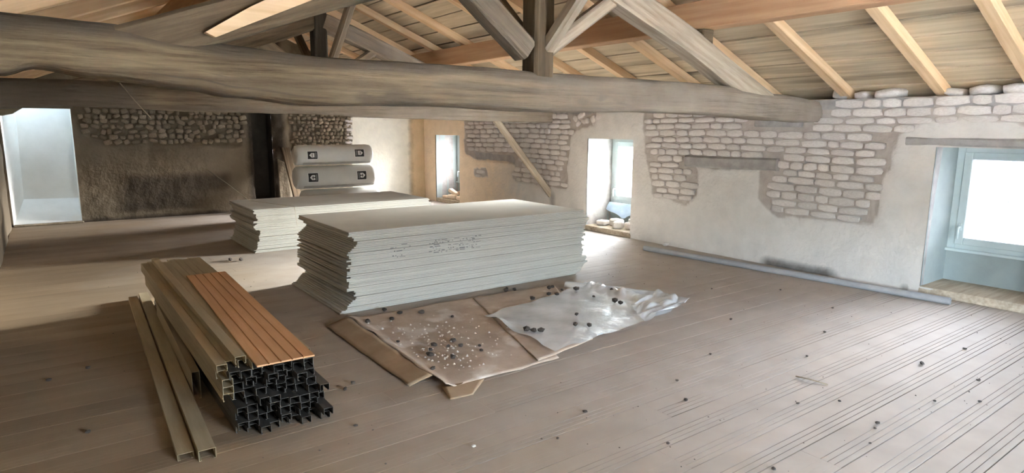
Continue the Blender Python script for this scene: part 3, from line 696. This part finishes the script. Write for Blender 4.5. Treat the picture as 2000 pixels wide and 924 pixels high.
# ------------------------------------------------------------------ bundle of steel studs
def stud_mesh(L, w_=.048, h=.036, lip=.007, th=.0014):
    o = [(-w_/2+lip, h), (-w_/2, h), (-w_/2, 0), (w_/2, 0), (w_/2, h), (w_/2-lip, h)]
    o = [(-w_/2, 0), (-w_/2, h), (w_/2, h), (w_/2, 0), (w_/2-lip, 0)]; 
    out = [(-w_/2+lip, 0), (-w_/2, 0), (-w_/2, h), (w_/2, h), (w_/2, 0), (w_/2-lip, 0)]
    inn = [(w_/2-lip, th), (w_/2-th, th), (w_/2-th, h-th), (-w_/2+th, h-th), (-w_/2+th, th), (-w_/2+lip, th)]
    p = out+inn; n = 12
    v = [(x, y, z) for y in (0, L) for x, z in p]
    f = [(j, (j+1) % n, n+(j+1) % n, n+j) for j in range(n)]
    for s in (0, n):
        for a, b in ((0, 1), (1, 2), (2, 3), (3, 4), (4, 5)): f.append((s+a, s+b, s+11-b, s+11-a))
    return fix_normals(mesh('steel_stud', v, f))
SL = 2.82; SM = stud_mesh(SL); SM.materials.append(MT['steel']); SMT = stud_mesh(SL); SMT.materials.append(MT['dusty_steel'])
rows, cols = 10, 9; sh, sw = .0385, .0495
for r_ in range(rows):
    n_c = cols
    for c_ in range(n_c):
        if (r_, c_) in ((2, 2), (4, 0)): continue
        x = .615+.0495*c_+(-.075 if r_ >= 8 else (-.055 if r_ >= 5 else 0))
        jy = R.uniform(-.05, .05)
        if r_ == 1 and c_ == 8: jy = -.09
        o = link('steel_stud', SMT if r_ == rows-1 or (c_ == 0 and r_ > 3) else SM, None, None, Matrix.Translation((x+.05, 3.12+jy, .0006+r_*sh))@Matrix.Rotation(R.uniform(-.0004, .0004), 4, 'Z'))
        if r_ == rows-1: tag(o, 'dusty steel stud in the top layer of the bundle, %s from the left' % ordinal(c_+1), 'steel stud', 'studs in the top layer of the bundle')
        else: tag(o, 'steel stud of the bundle, %s layer from the top, %s from the left' % (ordinal(rows-r_), ordinal(c_+1-sum(1 for q in ((2, 2), (4, 0)) if q[0] == r_ and q[1] < c_))), 'steel stud', 'studs below the top layer of the bundle')
ztop = rows*sh
o = link('steel_stud', SMT, None, None, Matrix.Translation((.665, 3.08, ztop+.001))); tag(o, 'single steel stud lying loose on the bundle left of the red brown panel', 'steel stud')
# grooved red-brown panel on top of it
PW, PLn = .27, 2.2; prof = [(0, 0), (0, .008)]
for k in (1, 2, 3, 4): yk = PW*k/5; prof += [(yk-.004, .008), (yk-.002, .004), (yk+.002, .004), (yk+.004, .008)]
prof += [(PW, .008), (PW, 0)]; n = len(prof)
me = fix_normals(mesh('grooved_panel', [(x, y, z) for y in (0, PLn) for x, z in prof], [(j, (j+1) % n, n+(j+1) % n, n+j) for j in range(n)]+[tuple(range(n)), tuple(range(2*n-1, n-1, -1))]))
o = link('grooved_panel', me, MT['panel'], None, Matrix.Translation((.715, 2.985, ztop+.0012))@Matrix.Rotation(-.03, 4, 'Z'))
tag(o, 'thin reddish brown grooved panel lying on top of the steel stud bundle', 'panel')
# rails lying beside it
def rail(y0, L, x, z, w_, h, lab, rot):
    me = stud_mesh(L, w_, h, .012); o = link('steel_rail', me, MT['dusty_steel'], None, Matrix.Translation((x, y0, z))@Matrix.Rotation(rot, 4, 'Z')); tag(o, lab, 'steel rail', 'steel rails beside the bundle')
rail(2.98, 3.32, .475, .0006, .072, .05, 'longest steel rail on the floor, second one left of the stud bundle', -.037)
rail(3.04, 3.25, .395, .0006, .068, .03, 'outermost low steel rail on the floor, leftmost of those beside the stud bundle', -.037)
rail(3.72, 1.75, .566, .0006, .042, .16, 'shorter steel rail standing between the long rail and the stud bundle', -.030)

# ------------------------------------------------------------------ cardboard and plastic on the floor
def patch(name, c00, c10, c11, c01, nu, nv, zf, m, parent=None, thick=.003, jag=.03, seed=0, smooth=True):
    vs, fs = [], []
    for i in range(nu+1):
        for j in range(nv+1):
            u, v = i/nu, j/nv
            p = (Vector(c00)*(1-u)+Vector(c10)*u)*(1-v)+(Vector(c01)*(1-u)+Vector(c11)*u)*v
            e = min(u, 1-u, v, 1-v)
            jx = jag*noise.noise((p.x*5, p.y*5, seed)) if e < 1e-6 else 0; jy = jag*noise.noise((p.x*5, p.y*5, seed+7)) if e < 1e-6 else 0
            vs.append((p.x+jx, p.y+jy, zf(u, v, p.x, p.y)))
    for i in range(nu):
        for j in range(nv): a = i*(nv+1)+j; fs.append((a, a+nv+1, a+nv+2, a+1))
    me = mesh(name, vs, fs, smooth); o = link(name, me, m, parent)
    if thick:
        md = o.modifiers.new('thickness', 'SOLIDIFY'); md.thickness = thick; md.offset = 1
    return o
nz_ = lambda x, y, s, k=6: noise.noise((x*k, y*k, s))
card = tag(empty('cardboard_sheet', (2.4, 3.8, 0)), 'large dusty brown cardboard sheet with a folded left edge, before the front stack', 'cardboard')
def cz(u, v, x, y): return .006+.036*(1-sstep(0, .10, u))+.006*abs(nz_(x, y, 1))+.012*max(0, nz_(x, y, 4, 2.2))
patch('panel', (1.735, 3.02, 0), (2.62, 3.03, 0), (3.05, 4.62, 0), (1.80, 4.63, 0), 40, 50, cz, MT['card'], card, .004)
patch('flap', (1.60, 3.18, 0), (1.745, 3.17, 0), (1.79, 4.60, 0), (1.61, 4.58, 0), 6, 30, lambda u, v, x, y: .006+.036*u+.004*nz_(x, y, 9), MT['card_plain'], card, .004, .012)['label'] = 'plain brown folded flap'
patch('loose_corner', (1.70, 2.89, 0), (1.84, 2.87, 0), (2.02, 3.02, 0), (1.74, 3.06, 0), 8, 8, lambda u, v, x, y: .004+.006*v, MT['card_plain'], card, .003, .01)
card2 = patch('cardboard_sheet', (2.45, 3.05, 0), (3.05, 3.16, 0), (3.85, 4.55, 0), (2.95, 4.60, 0), 40, 40, lambda u, v, x, y: .012+.006*abs(nz_(x, y, 3, 3)), MT['card'], None, .004, .015, 5)
tag(card2, 'second cardboard sheet, paler, mostly under the clear plastic film', 'cardboard')
def fz(u, v, x, y):
    z = .024+.008*abs(nz_(x, y, 2, 4))+.03*max(0, nz_(x, y, 12, 1.6))
    z += .05*sstep(.78, 1, u)*abs(noise.noise((x*3+y*3, y*10-x*6, 6)))+.02*sstep(.85, 1, u)
    z += .04*math.exp(-((u-.0)/.04)**2-((v-.75)/.12)**2)
    return z
film = patch('plastic_film', (2.62, 3.09, 0), (4.18, 3.30, 0), (4.10, 4.36, 0), (2.72, 4.05, 0), 70, 50, fz, MT['film'], None, 0, .05, 8)
tag(film, 'crumpled clear plastic film spread over the right half of the cardboard', 'plastic film')
wr = patch('plastic_film', (3.62, 3.20, 0), (4.30, 3.30, 0), (4.34, 3.66, 0), (3.85, 3.55, 0), 40, 26, lambda u, v, x, y: .035+.055*abs(noise.noise((x*3.2+y*2, y*11-x*5, 3)))+.03*u, MT['film'], None, 0, .06, 3)
tag(wr, 'bunched up end of plastic wrap at the right tip of the floor covering', 'plastic film')
film3 = patch('plastic_film', (3.85, 4.42, 0), (4.32, 3.62, 0), (4.40, 3.72, 0), (3.98, 4.52, 0), 40, 8, lambda u, v, x, y: .02+.035*math.sin(v*math.pi)+.01*abs(nz_(x, y, 1, 8)), MT['film'], None, 0, .02, 6)
tag(film3, 'narrow rolled strip of clear plastic along the far edge of the floor covering', 'plastic film')

def clod_mesh(seed):
    bm = bmesh.new(); bmesh.ops.create_icosphere(bm, subdivisions=1, radius=.5); r = random.Random(seed)
    for v in bm.verts: v.co *= r.uniform(.7, 1.15); v.co.z *= .8
    me = bpy.data.meshes.new('clod'); bm.to_mesh(me); bm.free(); me.materials.append(MT['clod']); return me
CL = [clod_mesh(i) for i in range(6)]
def clod(x, y, s, z, lab, gr):
    o = link('dirt_clod', R.choice(CL), None, None, Matrix.Translation((x, y, z+s*.34))@Matrix.Rotation(R.uniform(0, 6), 4, 'Z')@Matrix.Diagonal((s*R.uniform(1, 1.5), s, s, 1))); tag(o, lab, 'dirt clod', gr)
for x, y, s in ((3.29, 4.18, .05), (3.65, 4.39, .05), (3.70, 4.40, .04), (3.70, 4.26, .035), (3.50, 4.21, .05), (3.56, 4.17, .05), (3.83, 4.22, .05), (3.79, 3.94, .03), (4.07, 4.0, .045), (3.83, 3.72, .06), (3.82, 3.65, .045), (3.30, 3.62, .035), (3.11, 3.42, .045), (3.18, 3.35, .045), (2.73, 3.53, .06), (2.755, 3.48, .05), (2.80, 3.45, .055)):
    clod(x, y, s, .035, 'dark dirt clod lying on the clear plastic film', 'dirt clods on the plastic film')
for x, y, s in ((2.20, 4.52, .04), (2.08, 4.41, .04), (1.9, 4.46, .045), (2.35, 4.43, .05), (2.05, 3.69, .045), (2.20, 3.69, .045), (2.19, 3.57, .04), (1.93, 3.53, .05), (2.03, 3.41, .045), (2.12, 3.62, .03), (1.98, 3.62, .035), (2.3, 3.5, .03), (2.26, 3.42, .03), (1.83, 3.32, .035), (2.5, 4.2, .03), (1.88, 3.9, .03)):
    clod(x, y, s, .012, 'dark dirt clod lying on the dusty brown cardboard', 'dirt clods on the cardboard')
for x, y, s in ((3.39, 4.70, .04), (3.35, 4.66, .05), (3.44, 4.64, .04), (2.15, 4.70, .05)):
    clod(x, y, s, 0, 'dark dirt clod on the floor at the foot of the front stack', 'dirt clods at the foot of the stack')
for x, y, s in ((4.48, 1.59, .03), (3.46, 1.61, .02), (2.77, 2.12, .025), (2.95, 2.33, .022), (2.21, 2.34, .024), (3.24, 1.73, .02), (4.45, 1.27, .022), (5.04, 1.54, .02), (3.35, 1.36, .022), (3.28, 1.34, .016), (3.1, 1.28, .014), (2.5, 1.42, .02), (3.9, 1.3, .018), (4.1, 1.15, .018), (1.60, 7.56, .05), (1.69, 7.47, .06), (1.35, 3.42, .03), (1.28, 3.36, .03), (4.3, 2.9, .025), (4.6, 2.3, .02), (5.3, 2.6, .02), (3.5, 2.5, .02), (1.9, 2.2, .016), (4.0, 2.1, .018), (2.3, 1.85, .018), (1.2, 3.9, .03), (1.15, 2.9, .02), (.1, 4.6, .03), (-.1, 4.5, .03), (.05, 3.6, .025), (5.5, 3.2, .02), (5.0, 3.6, .02)):
    clod(x, y, s, 0, 'small dark dirt clod scattered on the bare floor boards', 'dirt clods on the bare floor')
# pale crumbs: too many to count
vs, fs = [], []
def crumb(x, y, z, s):
    b = len(vs); a = R.uniform(0, 6)
    for k in range(4): vs.append((x+s*math.cos(a+k*1.57)*R.uniform(.6, 1.2), y+s*math.sin(a+k*1.57)*R.uniform(.6, 1.2), z))
    vs.append((x, y, z+s*R.uniform(.5, 1))); fs.extend([(b+k, b+(k+1) % 4, b+4) for k in range(4)])
for _ in range(240):
    u, v = R.gauss(2.05, .24), R.gauss(3.65, .38)
    if 1.85 < u < 2.9 and 3.15 < v < 4.5: crumb(u, v, .024, R.uniform(.004, .013))
tag(link('plaster_crumbs', mesh('plaster_crumbs', vs, fs), MT['crumb']), 'pale plaster crumbs strewn over the brown cardboard', 'crumbs', kind='stuff')
vs, fs = [], []
for _ in range(520):
    x, y = R.uniform(.2, 6.2), R.uniform(1.0, 7.6)
    if not (1.5 < x < 4.4 and 2.9 < y < 6.2) and not (.3 < x < 1.2 and 2.9 < y < 6.4): crumb(x, y, 0, R.uniform(.002, .007))
tag(link('floor_grit', mesh('floor_grit', vs, fs), MT['clod']), 'fine dark grit scattered across the floor boards', 'grit', kind='stuff')
tag(link('dry_stalk', tube_mesh('dry_stalk', [(3.60, 1.95, .006), (3.61, 1.87, .012), (3.64, 1.77, .004)], .004, 5), MT['straw']), 'thin dry stalk lying alone on the floor boards', 'stalk')
tag(link('plaster_lump', CL[2].copy(), None, None, Matrix.Translation((1.52, 2.37, .008))@Matrix.Diagonal((.026, .02, .02, 1))), 'single pale plaster lump on the floor boards in the foreground', 'plaster')
bpy.data.objects['plaster_lump.001' if 'plaster_lump.001' in bpy.data.objects else 'plaster_lump'].data.materials[0] = MT['crumb']

# ------------------------------------------------------------------ tube along the wall
def tube(name, p0, p1, r, ri, m):
    M, L = frame_from(p0, p1); n = 16; v = []; f = []
    for x, q in ((0, ri), (0, r), (L, r), (L, ri)):
        for k in range(n): v.append((x, q*math.cos(k*2*math.pi/n), q*math.sin(k*2*math.pi/n)))
    for l in range(4):
        for k in range(n): f.append((l*n+k, l*n+(k+1) % n, ((l+1) % 4)*n+(k+1) % n, ((l+1) % 4)*n+k))
    return link(name, fix_normals(mesh(name, v, f, False)), m, None, M)
tag(tube('floor_tube', (5.94, 5.30, .033), (6.25, 2.06, .033), .032, .027, MT['tube']), 'long grey tube lying on the floor along the window wall', 'tube')
tag(link('rubble_lump', CL[4].copy(), None, None, Matrix.Translation((6.36, 5.33, .034))@Matrix.Diagonal((.10, .12, .09, 1))), 'small pale lump of rubble on the floor against the window wall', 'stone')

bpy.data.objects['rubble_lump'].data.materials[0] = MT['stone']
# ------------------------------------------------------------------ insulation rolls
def roll(x0, x1, yc, zc, r, lab, logos):
    t = tag(empty('insulation_roll', ((x0+x1)/2, yc, zc-r)), lab, 'insulation roll', 'insulation rolls by the back wall')
    n = 40; pr = [(x0+.02, .0), (x0+.012, r*.35), (x0, r*.8), (x0+.02, r*.95), (x0+.07, r), ((x0+x1)/2, r*.995), (x1-.09, r), (x1-.03, r*.95), (x1-.005, r*.8), (x1, r*.5), (x1-.01, .0)]
    v, f = [], []
    for x, q in pr:
        for k in range(n):
            a = 2*math.pi*k/n; qq = q*(1+.02*noise.noise((x*4, math.cos(a)*2, math.sin(a)*2))); v.append((x, qq*math.cos(a), max(qq*math.sin(a), -r+.004)))
    for l in range(len(pr)-1):
        for k in range(n): f.append((l*n+k, l*n+(k+1) % n, (l+1)*n+(k+1) % n, (l+1)*n+k))
    me = fix_normals(mesh('wrapping', v, f, True)); link('wrapping', me, MT['wrap'], t, Matrix.Translation((0, yc, zc)))
    def curved(name, x_a, x_b, a0, a1, off, m, par, pts=None):
        """a piece of print that follows the curve of the wrapping; angle 0 faces the room, positive is up"""
        v, f = [], []
        if pts is None:
            k_ = 8
            for i in range(k_+1):
                a = rad(a0+(a1-a0)*i/k_)
                for x in (x_a, x_b): v.append((x, yc-(r+off)*math.cos(a), zc+(r+off)*math.sin(a)))
            for i in range(k_): f.append((2*i, 2*i+1, 2*i+3, 2*i+2))
        else:
            for px, pa in pts: a = rad(pa); v.append((px, yc-(r+off)*math.cos(a), zc+(r+off)*math.sin(a)))
            f = [tuple(range(len(pts)))]
        return link(name, mesh(name, v, f), m, par)
    for lx, ac, s, txt in logos:
        da = 21; hw = .080
        lb = curved('printed_label', lx-hw, lx+hw, ac-da, ac+da, .0045, MT['black'], t)
        lb['label'] = 'black square print with a white house shaped arrow'
        curved('print_border', lx-hw-.012, lx+hw+.012, ac-da-4, ac+da+3, .002, MT['print_white'], lb)
        # house-shaped arrow: pitched end toward s
        ax = lambda q: lx+s*q
        for c0, c1 in ((-.030, .012),):
            pass
        steps = 6
        for i in range(steps):
            pass
        house = [(ax(-.030), ac-12), (ax(.022), ac-12), (ax(.058), ac), (ax(.022), ac+12), (ax(-.030), ac+12)]
        curved('emblem', 0, 0, 0, 0, .0085, MT['print_white'], lb, house)
        curved('emblem_bar', ax(.004), ax(.014), ac-8, ac+8, .0105, MT['black'], lb)
        curved('emblem_bar', ax(-.052), ax(-.044), ac-15, ac+15, .007, MT['print_grey'], lb)
        curved('emblem_bar', ax(-.064), ax(-.058), ac-15, ac+15, .007, MT['print_grey'], lb)
    for q in ((x0+.10, x1-.05),):
        curved('seam', q[0], q[1], -58, -42, .003, MT['wrap_dark'], t)
yr = 10.52
roll(3.40, 4.74, yr, .235, .232, 'lowest insulation roll, mostly hidden behind the rear plasterboard stack', [])
roll(3.29, 4.66, yr-.03, .67, .19, 'middle grey wrapped insulation roll with two black square prints', [(3.53, 3, -1, 0), (4.37, 5, 1, 0)])
roll(3.30, 4.62, yr-.02, 1.035, .166, 'uppermost grey wrapped insulation roll with two black square prints', [(3.545, 2, -1, 0), (4.355, 10, 1, 0)])
t = timber('old_plank', (3.66, D-.50, .005), (3.56, D-.12, 1.12), .16, .035, MT['dark_wood'], None, rough=.004, seed=4); tag(t, 'dark old plank leaning on the wall beside the insulation rolls', 'plank')
tag(link('broken_slab', fix_normals(mesh('broken_slab', [(3.36, D-.34, .003), (3.56, D-.36, .003), (3.53, D-.14, .86), (3.42, D-.13, .92), (3.36, D-.28, .003), (3.56, D-.30, .003), (3.53, D-.09, .86), (3.42, D-.08, .92)], [(0, 1, 2, 3), (4, 7, 6, 5), (0, 4, 5, 1), (1, 5, 6, 2), (2, 6, 7, 3), (3, 7, 4, 0)])), MT['rubble']), 'broken brown stone slab leaning upright beside the black flue', 'slab')

# ------------------------------------------------------------------ things on the window sills
def sill_stone(x, y, z, l, d, h, rot, m, lab, gr=None):
    me = boxes_mesh('sill_stone', [(-l/2, l/2, -d/2, d/2, -h/2, h/2)], min(l, d, h)*.2, 1)
    for v in me.vertices: v.co += Vector((noise.noise((v.co.x*20, y*9, x)), noise.noise((v.co.y*20, y*5, x)), noise.noise((v.co.z*20, y*7, x))))*.012
    tag(link('loose_stone', me, m, None, Matrix.Translation((x, y, z+h/2))@Matrix.Rotation(rot[0], 4, 'Z')@Matrix.Rotation(rot[1], 4, 'X')), lab, 'stone', gr)
z0 = ZB+.008
for x, y, l, d, h, r0, lab in ((6.66, 6.77, .14, .16, .07, .2, 'flattest pale stone on the middle window sill, at its left end'), (6.74, 6.57, .16, .19, .11, -.1, 'second pale stone from the left on the middle window sill'),
                          (6.60, 6.40, .13, .15, .11, .5, 'blocky pale stone in the middle of the middle window sill'), (6.68, 6.20, .18, .20, .10, .1, 'widest pale stone at the right end of the middle window sill')):
    sill_stone(x, y, z0, l, d, h, (r0, 0), MT['stone'], lab)
sill_stone(6.72, 6.18, z0+.104, .16, .17, .045, (.3, .05), MT['stone'], 'thin pale stone lying on the widest stone of the middle window sill')
for x, y, z, l, d, h, r0, r1, lab in ((6.60, 11.20, 0, .12, .22, .06, .3, 0, 'long reddish stone at the left foot of the heap on the farthest window sill'), (6.57, 10.99, 0, .14, .16, .09, .2, 0, 'tan stone in the middle of the heap on the farthest window sill'),
                                (6.60, 10.68, 0, .17, .24, .08, -.2, 0, 'largest tan stone at the right of the heap on the farthest window sill'), (6.83, 10.86, 0, .18, .30, .12, .1, 0, 'pale stone at the back of the heap on the farthest window sill'),
                                (6.62, 11.03, .10, .12, .20, .07, .4, .5, 'tilted reddish stone near the top of the heap on the farthest window sill'), (6.66, 10.80, .10, .12, .18, .06, -.4, -.2, 'topmost tan stone of the heap on the farthest window sill'),
                                (6.53, 10.85, 0, .06, .08, .05, .2, 0, 'smallest white stone in front of the heap on the farthest window sill')):
    sill_stone(x, y, z0+z, l, d, h, (r0, r1), MT['brickish'], lab)
pf = []; fs = []
nu, nv = 24, 10
for i in range(nu+1):
    for j in range(nv+1):
        u, v = i/nu, j/nv; yy = 6.90-.80*u
        drop = (.10+.10*math.exp(-((u-.45)/.28)**2)+.012*math.sin(u*17))*v
        pf.append((W+WT-.10-.10*v*(1-.3*v)-.015*abs(math.sin(u*9)), yy, .40-drop+.01*noise.noise((u*6, v*3, 2))))
for i in range(nu):
    for j in range(nv): a = i*(nv+1)+j; fs.append((a, a+1, a+nv+2, a+nv+1))
tag(link('plastic_sheet', mesh('plastic_sheet', pf, fs, True), MT['blue_film']), 'bluish plastic sheet hanging below the middle window pane', 'plastic sheet')
# strings
tag(link('string', tube_mesh('string', [(1.76, 9.4, .93), (1.95, 9.05, .74), (2.12, 8.7, .545), (2.3, 8.2, .535), (2.42, 7.8, .535), (2.44, 7.78, .3)], .0035, 5), MT['cord']), 'thin string running down over the rear plasterboard stack', 'string')
tag(link('wire', tube_mesh('wire', [(.70, 7.72, 1.93), (.82, 7.70, 1.75), (.95, 7.70, 1.58)], .006, 5), MT['straw']), 'short dark wire hanging from the far tie beam', 'wire')
